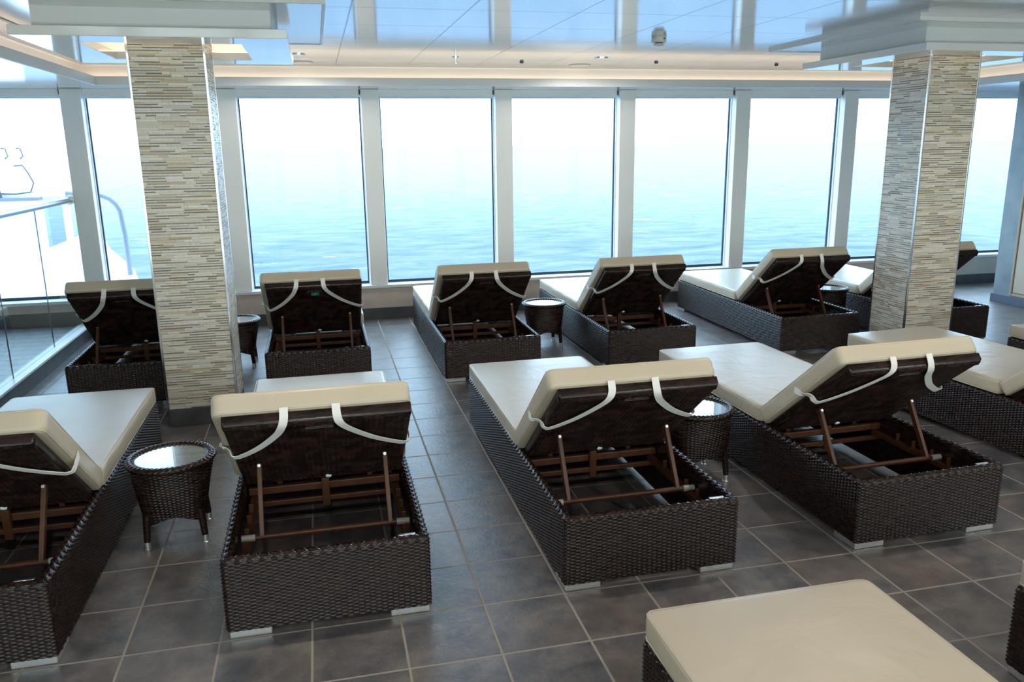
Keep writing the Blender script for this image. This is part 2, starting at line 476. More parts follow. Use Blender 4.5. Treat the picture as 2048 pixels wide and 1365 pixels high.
tag(s.build('trim_ceiling', M_WHITE), kind='structure')
tag(mesh_obj('ceiling', [(WL, YB, 7.67), (WL, WB, 7.67), (WR, WB, 7.67), (WR, YB, 7.67)], [(0, 1, 2, 3)], M_CEIL), kind='structure')

# room walls that close the space outside the view
tag(MB().box(XL, 29, YB - .5, YB, 0, 1.0).box(XL, 29, YB - .5, YB, 7.05, 7.9).build('wall_front', M_PLAIN), kind='structure')
tag(MB().box(XL, 29, YB - .5, YB + .09, 1.0, 1.1).build('trim_sill_added', M_SILL, bevel=.015), kind='structure')  # sill of the added rear windows
for i, k in enumerate(range(-3, 8)):          # unseen row of windows, added to light the lounge from behind
    x = PITCH * k
    tag(MB().box(x - .27, x + .27, YB - .5, YB, 1.1, 7.05).build('trim_mullion_%d' % (i + 12), M_MULL, bevel=.02), kind='structure')
    if k < 7:
        w2 = copy_tree(WIN[i])
        w2.name = 'window_%d' % (i + 11)
        for ch in w2.children:
            if ch.name.startswith('pane'):
                ch.data = ch.data.copy(); ch.data.materials[0] = M_PANEADDED
        w2.rotation_euler = (0, 0, PI)
        w2.location = Vector((x + PITCH / 2, YB - .4, 1.1)) * T
tag(MB().box(XL - .3, XL, YB, YW + .5, 0, 7.9).build('wall_left', M_PLAIN), kind='structure')
tag(MB().box(29, 29.3, YB, YW + .5, 0, 7.9).build('wall_end', M_PLAIN), kind='structure')
tag(MB().box(XR, 29, YB, 15.12, 0, 7.05).build('wall_right', M_MARBLE), kind='structure')
tag(MB().box(XR - .05, XR, YB, 15.17, 0, .28).box(XR, 29, 15.12, 15.17, 0, .28).build('baseboard_right', simple('blue_grey_skirting', (.13, .16, .22), .4), bevel=.01), kind='structure')
d = tag(empty('door_1', (XR, 12.9, .3)), kind='structure')
MB().box(-.05, 0, -1.52, -1.44, 0, 6.0).box(-.05, 0, 1.44, 1.52, 0, 6.0).box(-.05, 0, -1.44, 1.44, 5.92, 6.0).box(-.05, 0, -1.44, 1.44, 0, .08).build('door_frame', M_DOORTRIM, d, bevel=.015)
MB().box(-.03, 0, -1.40, 1.40, .12, 5.88).build('door_leaf', M_DOOR, d, bevel=.02)

# ------------------------------------------------------------------ mosaic columns
PAL = [((.64, .60, .50), 30), ((.70, .67, .59), 30), ((.60, .52, .39), 11), ((.74, .72, .66), 16), ((.55, .45, .32), 4), ((.58, .58, .53), 8)]
DARKS = [(.21, .195, .17), (.25, .23, .195), (.28, .27, .25), (.17, .15, .13)]


def pick(r):
    t = r.random() * sum(w for c, w in PAL)
    for c, w in PAL:
        t -= w
        if t <= 0: return c
    return PAL[0][0]


def mosaic(name, w, d, z0, z1, parent, seed):
    """four faces of little stone strips, thin dark ones between thick pale ones"""
    r = random.Random(seed)
    V = []; F = []; C = []
    faces = [((-w / 2, -d / 2), (1, 0), (0, -1), w), ((w / 2, -d / 2), (0, 1), (1, 0), d),
             ((w / 2, d / 2), (-1, 0), (0, 1), w), ((-w / 2, d / 2), (0, -1), (-1, 0), d)]
    for (ox, oy), (ux, uy), (nx, ny), ln in faces:
        z = z0
        while z < z1 - .01:
            hh = min(.049, z1 - z)
            u = -r.random() * .3
            while u < ln:
                dl = .12 + r.random() * .42
                u0, u1 = max(u, 0), min(u + dl, ln)
                u += dl
                if u1 - u0 < .01: continue
                c = pick(r)
                parts = [(z, z + hh, c)]
                if r.random() < .58:
                    dk = r.choice(DARKS)
                    if r.random() < .25: dk = tuple(.5 * (a + b) for a, b in zip(dk, c))
                    f = .019
                    parts = [(z, z + f, dk), (z + f, z + hh, c)]
                for a, b, cc in parts:
                    dep = .004 + r.random() * .012
                    if cc is not c: dep *= .4
                    q = []
                    g = .0012
                    for (uu, zz) in ((u0 + g, a + g), (u1 - g, a + g), (u1 - g, b - g), (u0 + g, b - g)):
                        q.append((ox + ux * uu + nx * dep, oy + uy * uu + ny * dep, zz))
                    for (uu, zz) in ((u0, a), (u1, a), (u1, b), (u0, b)):
                        q.append((ox + ux * uu, oy + uy * uu, zz))
                    n = len(V); V += q
                    F.append((n, n + 1, n + 2, n + 3))
                    for k in range(4):
                        l = (k + 1) % 4
                        F.append((n + 4 + k, n + 4 + l, n + l, n + k))
                    C += [cc] * 5
            z += hh
    o = mesh_obj(name, V, F, M_MOSAIC, parent)
    ca = o.data.color_attributes.new('stone', 'FLOAT_COLOR', 'CORNER')
    arr = np.ones((len(o.data.loops), 4), dtype=np.float32)
    arr[:, :3] = np.repeat(np.array(C, dtype=np.float32), 4, axis=0)
    ca.data.foreach_set('color', arr.ravel())
    return o


def column(cx, cy, w, d, seed, label):
    t = tag(empty('tiled_column', (cx, cy, 0)), label, 'column', 'square columns clad in stone mosaic')
    mosaic('mosaic_cladding', w, d, .36, 7.55, t, seed)
    MB().box(-w / 2 - .015, w / 2 + .015, -d / 2 - .015, d / 2 + .015, 0, .36).build('plinth', M_SKIRT, t, bevel=.012)
    MB().box(-w / 2 + .01, w / 2 - .01, -d / 2 + .01, d / 2 - .01, .34, 7.56).build('core', M_PLAIN, t)
    for sx in (-1, 1):
        for sy in (-1, 1):
            x, y = sx * w / 2, sy * d / 2
            MB().box(x - .022, x + .022, y - .022, y + .022, .36, 7.56).build('corner_trim', M_CHROME, t, bevel=.006)
    return t


column(-.095, 9.49, 1.30, 1.24, 3, 'square beige stone mosaic column at left, nearer to the glass balustrade')
column(16.62, 9.52, 1.30, 1.24, 11, 'square beige stone mosaic column at right, nearer to the marble wall')


def canopy(cx, cy, label):
    t = tag(empty('ceiling_canopy', (cx, cy, 7.12)), label, 'ceiling canopy', 'stepped white canopies around the columns')
    hx, hy = 2.1, 2.2
    MB().frame(-hx, hx, -hy, hy, -1.3, 1.3, -1.36, 1.36, 0, .15).build('lower_tray', M_CANOPY, t, bevel=.008)
    MB().frame(-1.84, 1.84, -1.84, 1.84, -1.78, 1.78, -1.78, 1.78, .15, .49).build('upper_box', M_WHITE, t)
    MB().box(-2.70, 2.70, -2.70, 2.70, .49, .55).build('ceiling_plate', M_SOFFIT, t, bevel=.006)
    MB().frame(-2.75, 2.75, -2.75, 2.75, -2.70, 2.70, -2.70, 2.70, .475, .55).build('rim_trim', M_WHITE, t)
    m = MB()
    m.frame(-1.5, 1.5, -1.56, 1.56, -1.46, 1.46, -1.52, 1.52, .15, .17)
    m.build('light_strip', M_LED, t)
    return t


canopy(-.03, 9.45, 'stepped white ceiling canopy above the left mosaic column')
canopy(16.67, 9.58, 'stepped white ceiling canopy above the right mosaic column')

# ------------------------------------------------------------------ wicker sheets
def weave_h(a, b, amp):
    """plain weave relief at stake coordinate a, row coordinate b"""
    j = np.floor(b)
    fv = b - j
    prof = np.sqrt(np.clip(1 - (2 * fv - 1) ** 2, 0, 1))
    wave = np.cos(PI * (a + j))
    strand = prof * (.5 + .5 * wave)
    fa = a + .5 - np.floor(a + .5)
    stake = .42 * np.sqrt(np.clip(1 - ((fa - .5) / .34) ** 2, 0, 1))
    return amp * np.maximum(strand, stake)


def grid_faces(nu, nv, closed):
    i = np.arange(nu if closed else nu - 1)
    j = np.arange(nv - 1)
    I, J = np.meshgrid(i, j, indexing='ij')
    I2 = (I + 1) % nu
    return np.stack([I * nv + J, I2 * nv + J, I2 * nv + J + 1, I * nv + J + 1], -1).reshape(-1, 4)


def big_mesh(name, V, F, mat, parent=None, loc=(0, 0, 0), rot=(0, 0, 0)):
    V = np.asarray(V, dtype=np.float32) * T
    F = np.asarray(F, dtype=np.int32)
    me = bpy.data.meshes.new(name)
    me.vertices.add(len(V)); me.vertices.foreach_set('co', V.ravel())
    me.loops.add(F.size); me.loops.foreach_set('vertex_index', F.ravel())
    me.polygons.add(len(F)); me.polygons.foreach_set('loop_start', np.arange(0, F.size, 4, dtype=np.int32))
    me.polygons.foreach_set('loop_total', np.full(len(F), 4, dtype=np.int32))
    me.polygons.foreach_set('use_smooth', np.ones(len(F), dtype=bool))
    me.update(calc_edges=True); me.validate()
    me.materials.append(mat)
    o = bpy.data.objects.new(name, me)
    o.location = Vector(loc) * T; o.rotation_euler = rot
    return link(o, parent)


def rrect_path(w, l, r, n, x0=0.0, y0=0.0):
    """n points evenly spaced round a rounded rectangle (counter-clockwise) with outward normals"""
    segs = []
    sx, sy = w / 2 - r, l / 2 - r
    q = PI * r / 2
    L = [2 * sx, q, 2 * sy, q, 2 * sx, q, 2 * sy, q]
    tot = sum(L)
    P = np.zeros((n, 2)); Nn = np.zeros((n, 2))
    for k in range(n):
        s_ = k / n * tot
        i = 0
        while s_ > L[i]:
            s_ -= L[i]; i += 1
        f = s_ / L[i] if L[i] else 0
        if i == 0: p, nn = (-sx + 2 * sx * f, -l / 2), (0, -1)
        elif i == 2: p, nn = (w / 2, -sy + 2 * sy * f), (1, 0)
        elif i == 4: p, nn = (sx - 2 * sx * f, l / 2), (0, 1)
        elif i == 6: p, nn = (-w / 2, sy - 2 * sy * f), (-1, 0)
        else:
            c, a0 = {1: ((sx, -sy), -PI / 2), 3: ((sx, sy), 0), 5: ((-sx, sy), PI / 2), 7: ((-sx, -sy), PI)}[i]
            a = a0 + f * PI / 2
            nn = (math.cos(a), math.sin(a)); p = (c[0] + r * nn[0], c[1] + r * nn[1])
        P[k] = p; Nn[k] = nn
    P += np.array([x0, y0])
    return P, Nn, tot


def basket_mesh(parent):
    W, Ln, z0, z1, th = 2.30, 6.36, .1, .985, .115
    su, sv = 4, 3
    _, _, tot = rrect_path(W, Ln, .05, 8)
    nst = int(round(tot / .066 / 2)) * 2
    nu = nst * su
    P, Nn, tot = rrect_path(W, Ln, .05, nu, 0, Ln / 2)
    # profile: outer face up, over the rounded rim, inner face down
    zr = z1 - th / 2
    prof = []; nrm = []; rows = []
    no = 38; nr = 6
    for k in range(no * sv):
        b = k / sv
        prof.append((0, z0 + (zr - z0) * b / no)); nrm.append((1, 0)); rows.append(b)
    for k in range(nr * sv):
        b = k / sv
        a = PI * b / nr
        prof.append((-th / 2 + th / 2 * math.cos(a), zr + th / 2 * math.sin(a))); nrm.append((math.cos(a), math.sin(a))); rows.append(no + b)
    ni = 12
    for k in range(ni + 1):
        prof.append((-th, zr - (zr - z0) * k / ni)); nrm.append((-1, 0)); rows.append(no + nr)
    prof = np.array(prof); nrm = np.array(nrm); rows = np.array(rows)
    nv = len(prof)
    a = (np.arange(nu) / su)[:, None] * np.ones((1, nv))
    b = rows[None, :] * np.ones((nu, 1))
    h = weave_h(a, b, .023)
    h[:, -(ni + 1):] = 0
    off = prof[None, :, 0] + nrm[None, :, 0] * (h - .012)
    zz = prof[None, :, 1] + nrm[None, :, 1] * (h - .012)
    X = P[:, None, 0] + Nn[:, None, 0] * off
    Y = P[:, None, 1] + Nn[:, None, 1] * off
    V = np.stack([X, Y, zz], -1).reshape(-1, 3)
    F = grid_faces(nu, nv, True)
    # close the bottom between outer and inner wall
    i = np.arange(nu); i2 = (i + 1) % nu
    FB = np.stack([i * nv, i * nv + nv - 1, i2 * nv + nv - 1, i2 * nv], -1)
    return big_mesh('basket', V, np.concatenate([F, FB]), M_WICKER, parent)


def panel_mesh(parent, w, s0, s1, th, loc, rot):
    """woven back panel; weave relief on the -z side"""
    su, sv = 4, 3
    nst = int(round(w / .066)); nrw = int(round((s1 - s0) / .021))
    nu, nv = nst * su + 1, nrw * sv + 1
    u = np.arange(nu) / su; v = np.arange(nv) / sv
    A, B = np.meshgrid(u, v, indexing='ij')
    h = weave_h(A, B, .019)
    # heavier braided border near the edges
    eu = np.minimum(A, nst - A) * .066; ev = np.minimum(B, nrw - B) * .021
    e = np.minimum(eu, ev)
    bord = np.clip(e / .03, 0, 1)
    ridge = .02 * np.exp(-((ev - .07) / .035) ** 2) * (B > nrw / 2)
    n = -th + .03 * (1 - np.sqrt(1 - (1 - bord) ** 2)) - h * bord - ridge * (.25 + .75 * np.abs(np.cos(PI * A * .5)))
    X = -w / 2 + w * A / nst; S = s0 + (s1 - s0) * B / nrw
    V = np.stack([X, S, n], -1).reshape(-1, 3)
    F = grid_faces(nu, nv, False)[:, ::-1]
    # flat front and the four sides
    front = V.copy(); front[:, 2] = -.004
    def idx(i, j): return i * nv + j
    ring = [idx(i, 0) for i in range(nu)] + [idx(nu - 1, j) for j in range(1, nv)] + [idx(i, nv - 1) for i in range(nu - 2, -1, -1)] + [idx(0, j) for j in range(nv - 2, 0, -1)]
    base = len(V)
    RV = V[ring].copy(); RV[:, 2] = -.004
    c = len(ring)
    k = np.arange(c); k2 = (k + 1) % c
    rg = np.array(ring)
    FS = np.stack([rg[k], rg[k2], base + k2, base + k], -1)
    corners = np.array([[-w / 2, s0, -.004], [w / 2, s0, -.004], [w / 2, s1, -.004], [-w / 2, s1, -.004]])
    nb = base + c
    FC = np.array([[nb, nb + 1, nb + 2, nb + 3]])
    return big_mesh('back_panel', np.concatenate([V, RV, corners]), np.concatenate([F, FS, FC]), M_WICKER, parent, loc, rot)


def cushion(name, w, l, h, parent, seed, loc, rot=(0, 0, 0), puff=.02, rc=.10, re=.055, xo=0.0, rump=.006):
    """sewn vinyl cushion: x centred, y 0..l, z 0..h"""
    M = 200
    P, Nn, tot = rrect_path(w, l, rc, M, xo, l / 2)
    c = np.array([xo, l / 2])
    r = np.random.RandomState(seed)
    ph = r.rand(6) * 6.28; fx = r.uniform(2, 5, 6); fy = r.uniform(1.5, 4, 6)
    rings = []
    def ring(inset, z, scale=1.0):
        p = (P - Nn * inset - c) * scale + c
        rings.append((p, np.full(M, z), scale, inset))
    for sc in (.02, .25, .5, .75, .92): ring(re, 0, sc)
    for k in range(5):
        a = PI / 2 * k / 4
        ring(re - re * math.sin(a), re - re * math.cos(a))
    for k in range(1, 4): ring(0, re + (h - 2 * re) * k / 4)
    for k in range(5):
        a = PI / 2 * k / 4
        ring(re - re * math.cos(a), h - re + re * math.sin(a))
    for sc in (.985, .96, .92, .86, .78, .68, .56, .44, .32, .2, .1, .02): ring(re, h, sc)
    V = []
    nr = len(rings)
    for k, (p, z, sc, ins) in enumerate(rings):
        zz = z.copy()
        xx = (p[:, 0] - xo) / (w / 2); yy = (p[:, 1] - l / 2) / (l / 2)
        if k > nr - 14:
            dome = np.clip(1 - xx ** 4, 0, 1) * np.clip(1 - yy ** 6, 0, 1)
            wr = sum(np.sin(fx[i] * p[:, 0] + fy[i] * p[:, 1] + ph[i]) for i in range(6)) / 6
            zz = zz + puff * dome + rump * wr * np.clip((1 - sc) * 8, 0, 1)
        side = 1.0 + .004 * np.sin(6 * p[:, 1] + ph[0]) * (z > 0.02) * (z < h - .02)
        pp = c + (p - c) * side[:, None]
        V.append(np.column_stack([pp, zz]))
    V = np.concatenate(V)
    k = np.arange(nr - 1); j = np.arange(M)
    K, J = np.meshgrid(k, j, indexing='ij')
    J2 = (J + 1) % M
    F = np.stack([K * M + J, K * M + J2, (K + 1) * M + J2, (K + 1) * M + J], -1).reshape(-1, 4).tolist()
    F.append(list(range(M - 1, -1, -1))); F.append(list(range((nr - 1) * M, nr * M)))
    o = mesh_obj(name, V, F, M_VINYL, parent, True, loc, rot)
    # piping along both seams
    for zz, ins in ((h - re * .35, re * .25), (re * .35, re * .25)):
        ringp = [(a - b * ins) for a, b in zip(P, Nn)]
        VV = []; FF = []
        n = 6
        for a, b in zip(ringp, Nn):
            for t_ in range(n):
                an = 2 * PI * t_ / n
                VV.append((a[0] + b[0] * .011 * math.cos(an), a[1] + b[1] * .011 * math.cos(an), zz + .011 * math.sin(an)))
        for a in range(M):
            a2 = (a + 1) % M
            for t_ in range(n):
                t2 = (t_ + 1) % n
                FF.append((a * n + t_, a2 * n + t_, a2 * n + t2, a * n + t2))
        mesh_obj('piping', VV, FF, M_VINYL, o, True)
    return o


def ribbon(name, pts, width, th, mat, parent, up):
    """flat strap along pts; up = list of outward normals"""
    # smooth the path with Catmull-Rom
    P = [np.array(p, float) for p in pts]; U = [np.array(p, float) for p in up]
    def cr(A, k, f):
        a = A[max(k - 1, 0)]; b = A[k]; c = A[k + 1]; d = A[min(k + 2, len(A) - 1)]
        return .5 * (2 * b + (c - a) * f + (2 * a - 5 * b + 4 * c - d) * f * f + (3 * b - a - 3 * c + d) * f ** 3)
    Q = []; W = []
    for k in range(len(P) - 1):
        for f in np.linspace(0, 1, 6, endpoint=False):
            Q.append(cr(P, k, f)); W.append(cr(U, k, f))
    Q.append(P[-1]); W.append(U[-1])
    V = []; F = []
    for k in range(len(Q)):
        t_ = Q[min(k + 1, len(Q) - 1)] - Q[max(k - 1, 0)]; t_ /= np.linalg.norm(t_)
        n = W[k] - t_ * np.dot(W[k], t_); n /= np.linalg.norm(n)
        s_ = np.cross(t_, n)
        for a, b in ((-1, 0), (1, 0), (1, 1), (-1, 1)):
            V.append(Q[k] + s_ * a * width / 2 + n * b * th)
    for k in range(len(Q) - 1):
        for a in range(4):
            b = (a + 1) % 4
            F.append((k * 4 + a, k * 4 + b, k * 4 + 4 + b, k * 4 + 4 + a))
    F.append((3, 2, 1, 0)); m = (len(Q) - 1) * 4; F.append((m, m + 1, m + 2, m + 3))
    return mesh_obj(name, V, F, mat, parent, False)


# ------------------------------------------------------------------ sun lounger
TH = math.radians(39.2)
PIV = (0, 2.35, 1.0)
LROT = (TH, 0, PI)


def hinge_pt(x, s_, n):
    """hinge frame -> lounger frame (tiles)"""
    return Vector((-x, PIV[1] - s_ * math.cos(TH) + n * math.sin(TH), PIV[2] + s_ * math.sin(TH) + n * math.cos(TH)))


def make_lounger():
    t = empty('sun_lounger')
    basket_mesh(t)
    for sx in (-1, 1):
        for y0 in (.035, 6.36 - .485):
            x0, x1 = (-1.125, -.67) if sx < 0 else (.67, 1.125)
            MB().box(x0, x1, y0, y0 + .45, 0, .102).build('foot', M_ALU, t, bevel=.012)
    MB().box(-1.03, 1.03, 2.42, 6.24, .86, .985).build('seat_deck', M_WICKER, t, bevel=.02)
    # steel carcass inside the basket
    for sx in (-1, 1):
        x = sx * .965
        rl = MB().box(x - .05, x + .05, .118, 2.42, .60, .68)
        r_ = rl.build('support_rail', M_BROWN, t, bevel=.008)
        for y in (.45, .78, 1.12, 1.5, 1.85):
            MB().box(x - .03, x + .03, y, y + .02, .68, .80).build('peg', M_BROWN, r_, bevel=.006)
    MB().box(-1.03, 1.03, 2.36, 2.46, .70, .80).build('crossbar', M_BROWN, t, bevel=.01)
    MB().box(-1.03, 1.03, 2.30, 2.36, .545, .615).build('crossbar', M_BROWN, t, bevel=.008)
    c = MB().box(-.05, .05, 2.285, 2.36, .47, .88).build('centre_post', M_BROWN, t, bevel=.008)
    MB().cyl((-.05, 2.33, .93), (.05, 2.33, .93), .05, n=14).build('hinge', M_CHROME, c, smooth=True)
    for sx in (-1, 1):
        MB().box(sx * .62 - .035, sx * .62 + .035, 2.46, 2.52, .70, .87).build('bracket', M_BROWN, t, bevel=.006)
    ty, tz = 1.02, .72
    tb = MB().cyl((-.86, ty, tz), (.86, ty, tz), .036, n=18).build('prop_tube', M_BROWN, t, smooth=True)
    for sx in (-1, 1):
        MB().cyl((sx * .86, ty, tz), (sx * 1.02, ty, tz), .043, n=16).build('end_cap', M_PLASTIC, tb, smooth=True)
    for sx in (-1, 1):
        top = hinge_pt(-sx * .78, .98, -.165); bot = Vector((sx * .78, ty, tz))
        dv = top - bot; L_ = dv.length
        q = dv.to_track_quat('Z', 'X').to_euler()
        st = MB().box(-.042, .042, -.028, .028, .0, L_).build('prop_strut', M_BROWN, t, bevel=.008, loc=bot, rot=q)
        MB().cyl((-.055, 0, L_ - .03), (.055, 0, L_ - .03), .02, n=12).build('bolt', M_STEEL, st, smooth=True)
    MB().box(.80, 1.0, .118, .16, .955, .975).build('corner_bracket', M_STEEL, t, bevel=.006)
    cushion('seat_mattress', 2.30, 3.90, .265, t, 5, (0, 2.47, .995), puff=.02)
    bp = panel_mesh(t, 2.12, .05, 2.27, .13, PIV, LROT)
    MB().box(-.16, .16, 2.045, 2.05, -.152, -.146).box(-.16, .16, 2.09, 2.095, -.152, -.146).box(-.16, -.155, 2.05, 2.09, -.152, -.146).box(.155, .16, 2.05, 2.09, -.152, -.146).build('name_plate', M_STEEL, bp)
    MB().lathe([(.001, -.165), (.035, -.162), (.04, -.15), (.04, -.13)], (-.05, .13), 16).build('button', M_RED, bp, smooth=True)
    bm_ = cushion('back_mattress', 2.23, 2.31, .265, t, 9, PIV, LROT, puff=.015, xo=.055, rump=.008)
    for sx, xa in ((1, .38), (-1, -.20)):
        head = [(xa, 2.325, .03), (xa + .005 * sx, 2.29, -.10), (xa + .04 * sx, 2.2, -.165), (xa + (.93 * sx - xa) * .22, 1.98, -.172), (xa + (.93 * sx - xa) * .6, 1.64, -.178), (.95 * sx, 1.37, -.175)]
        hup = [(0, 1, 0), (0, .8, -.6), (0, .1, -1), (0, 0, -1), (0, 0, -1), (0, 0, -1)]
        if sx > 0:
            pts = head + [(1.05, 1.33, -.16), (1.10, 1.33, -.06), (1.165, 1.29, -.012), (1.184, 1.23, .04), (1.184, 1.14, .12)]
            ups = hup + [(0, 0, -1), (.3, 0, -1), (.2, 0, -1), (1, 0, 0), (1, 0, 0)]
        else:
            pts = head + [(-1.045, 1.33, -.165), (-1.082, 1.31, -.12), (-1.084, 1.25, -.02), (-1.074, 1.15, .12)]
            ups = hup + [(0, 0, -1), (-1, 0, -.3), (-1, 0, 0), (-1, 0, 0)]
        ribbon('strap', pts, .095, .008, M_STRAP, bm_, ups)
    return t


proto = make_lounger()
GRP = 'wicker sun loungers set out in rows'
LOUNGERS = [  # x of the rear left corner, y of the rear edge, turn, label
    (1.08, 1.0, 0, 'dark wicker lounger with raised back, just right of the nearest round table'),
    (-2.93, 1.0, 0, 'dark wicker lounger cut off by the left edge of the photo, left of a table'),
    (5.0, 1.0, 0, 'dark wicker lounger with raised back in the centre foreground, left of a half-hidden table'),
    (9.06, 1.03, .02, 'dark wicker lounger with raised back, large, second from right, right of the half-hidden table'),
    (13.9, 1.22, .075, 'wicker lounger cut off at the right edge, partly behind another raised back'),
    (-2.97, 10.42, 0, 'wicker lounger by the windows half hidden by the left mosaic column'),
    (1.03, 10.45, 0, 'wicker lounger by the windows with green stickers, just right of the left column'),
    (5.0, 10.4, 0, 'wicker lounger by the windows directly left of the small bright-topped table'),
    (8.97, 10.38, 0, 'wicker lounger by the windows directly right of the small bright-topped table'),
    (13.70, 10.54, -.008, 'wicker lounger by the windows just left of the right mosaic column'),
    (17.53, 10.36, 0, 'wicker lounger by the windows mostly hidden behind the right mosaic column'),
    (17.42, .95, 0, 'wicker lounger showing only its cream foot end at the right edge, below the door'),
    (4.98, -7.82, 0, 'wicker lounger nearest the camera, flat cream foot end in the bottom right corner'),
    (8.95, -7.90, 0, 'wicker lounger of which one corner shows at the lower right edge of the photo'),
]
lounge = []
for i, (x, y, rz, lab) in enumerate(LOUNGERS):
    o = proto if i == 0 else copy_tree(proto)
    o.rotation_euler = (0, 0, rz)
    o.location = Vector((x + 1.15 * math.cos(rz), y + 1.15 * math.sin(rz), 0)) * T
    tag(o, lab, 'lounger', GRP)
    lounge.append(o)
    if i in (1, 5):                      # these two cushions sit further to the right on their panels
        for c in o.children:
            if c.name.startswith('back_mattress'):
                c.location.x += (.105 if i == 1 else .05) * T
# two green stickers on one lounger
g = lounge[6]
pn = [c for c in g.children if c.name.startswith('back_panel')][0]
st = MB().box(-.10, .08, 1.88, 2.02, -.155, -.149)
so = st.build('sticker', M_GREEN, pn, bevel=.003); so['label'] = 'green sticker with a small white leaf mark'
lf = MB().add([(-.045, 1.96, -.1565), (-.01, 1.925, -.1565), (.04, 1.965, -.1565), (-.005, 1.952, -.1565), (-.045, 1.96, -.154), (-.01, 1.925, -.154), (.04, 1.965, -.154), (-.005, 1.952, -.154)],
             [(0, 1, 2, 3), (7, 6, 5, 4), (0, 4, 5, 1), (1, 5, 6, 2), (2, 6, 7, 3), (3, 7, 4, 0)])
lf.build('sticker_mark', M_RED, pn)
s2 = MB().cyl((.62, .05, .90), (.62, .126, .90), .07, n=20).build('round_sticker', M_GREEN, g); s2['label'] = 'round green sticker on the inner rim'
s2.location = Vector((0, .075, .0)) * T

# ------------------------------------------------------------------ round side tables
def make_table():
    t = empty('side_table')
    su, sv = 4, 3
    nst, nrw = 50, 36
    nu, nv = nst * su, nrw * sv + 1
    A = (np.arange(nu) / su)[:, None] * np.ones((1, nv)); B = (np.arange(nv) / sv)[None, :] * np.ones((nu, 1))
    th = 2 * PI * A / nst
    f = B / nrw                                   # 0 bottom, 1 top
    arch = .045 * (1 - np.abs(np.cos(2 * th)) ** .5 * 1.0)   # bottom edge lifts between the legs
    zb = .33 + .09 * np.clip(np.cos(2 * (th)) ** 2, 0, 1) ** .7
    z = zb + (1.15 - zb) * f
    k = f ** 1.15
    e = 4.5 - 2.5 * np.clip(f * 1.15, 0, 1)        # superellipse: square at the foot, round at the top
    cs, sn = np.cos(th), np.sin(th)
    rr = 1 / (np.abs(cs) ** e + np.abs(sn) ** e) ** (1 / e)
    R = (.405 + .165 * k) * rr
    h = weave_h(A, B, .021)
    fade = np.clip((1 - f) * 12, 0, 1)
    R = R + (h - .01) * fade
    V = np.stack([R * cs, R * sn, z], -1).reshape(-1, 3)
    F = grid_faces(nu, nv, True)
    nb = len(V)
    V2 = V.reshape(nu, nv, 3)
    inner = V2[:, [0, nv - 1], :].copy(); inner[:, :, :2] *= .9
    V = np.concatenate([V, inner.reshape(-1, 3)])
    i = np.arange(nu); i2 = (i + 1) % nu
    F = np.concatenate([F, np.stack([i * nv, nb + i * 2, nb + i2 * 2, i2 * nv], -1),
                        np.stack([i * nv + nv - 1, i2 * nv + nv - 1, nb + i2 * 2 + 1, nb + i * 2 + 1], -1),
                        np.stack([nb + i * 2, nb + i * 2 + 1, nb + i2 * 2 + 1, nb + i2 * 2], -1)])
    big_mesh('woven_body', V, F, M_WICKER, t)
    # braided rim
    n, m_ = 288, 18
    a = 2 * PI * np.arange(n) / n
    b = 2 * PI * np.arange(m_) / m_
    AA, BB = np.meshgrid(a, b, indexing='ij')
    rad = .055 + .010 * np.abs(np.cos(24 * AA + 1.5 * BB)) + .004 * np.cos(48 * AA - 3 * BB)
    RR = .53 + rad * 1.05 * np.cos(BB); ZZ = 1.155 + rad * .8 * np.sin(BB)
    V = np.stack([RR * np.cos(AA), RR * np.sin(AA), ZZ], -1).reshape(-1, 3)
    I, J = np.meshgrid(np.arange(n), np.arange(m_), indexing='ij')
    I2 = (I + 1) % n; J2 = (J + 1) % m_
    F = np.stack([I * m_ + J, I2 * m_ + J, I2 * m_ + J2, I * m_ + J2], -1).reshape(-1, 4)
    big_mesh('braided_rim', V, F, M_WICKER, t)
    MB().lathe([(.001, 1.135), (.49, 1.135), (.492, 1.165), (.484, 1.172), (.001, 1.172)], n=64).build('glass_top', M_TABLEGLASS, t, smooth=True)
    for sx in (-1, 1):
        for sy in (-1, 1):
            lg = MB().tube([(sx * .345, sy * .345, .50), (sx * .36, sy * .36, .30), (sx * .375, sy * .375, .11)], [.055, .05, .044], 14).build('leg', M_WICKER, t, smooth=True)
            MB().lathe([(.001, 0), (.05, 0), (.052, .012), (.043, .02), (.043, .115), (.001, .115)], (sx * .376, sy * .376), 18).build('foot_cap', M_ALU, lg, smooth=True)
    return t


tproto = make_table()
TABLES = [
    (.15, 3.93, .06, 'round dark wicker side table with glass top in the left foreground, biggest in view'),
    (8.15, 3.98, 0, 'round wicker side table half hidden behind the back of the central lounger'),
    (8.19, 13.38, 0, 'small round wicker table with a bright white top, wholly visible near the windows'),
    (.19, 13.47, 0, 'wicker side table peeking out right of the left mosaic column'),
    (16.74, 13.15, 0, 'wicker side table by the windows, seen behind a raised back left of the right column'),
]
for i, (x, y, rz, lab) in enumerate(TABLES):
    o = tproto if i == 0 else copy_tree(tproto)
    o.location = Vector((x, y, 0)) * T; o.rotation_euler = (0, 0, rz)
    tag(o, lab, 'side table', 'round wicker side tables beside the loungers')

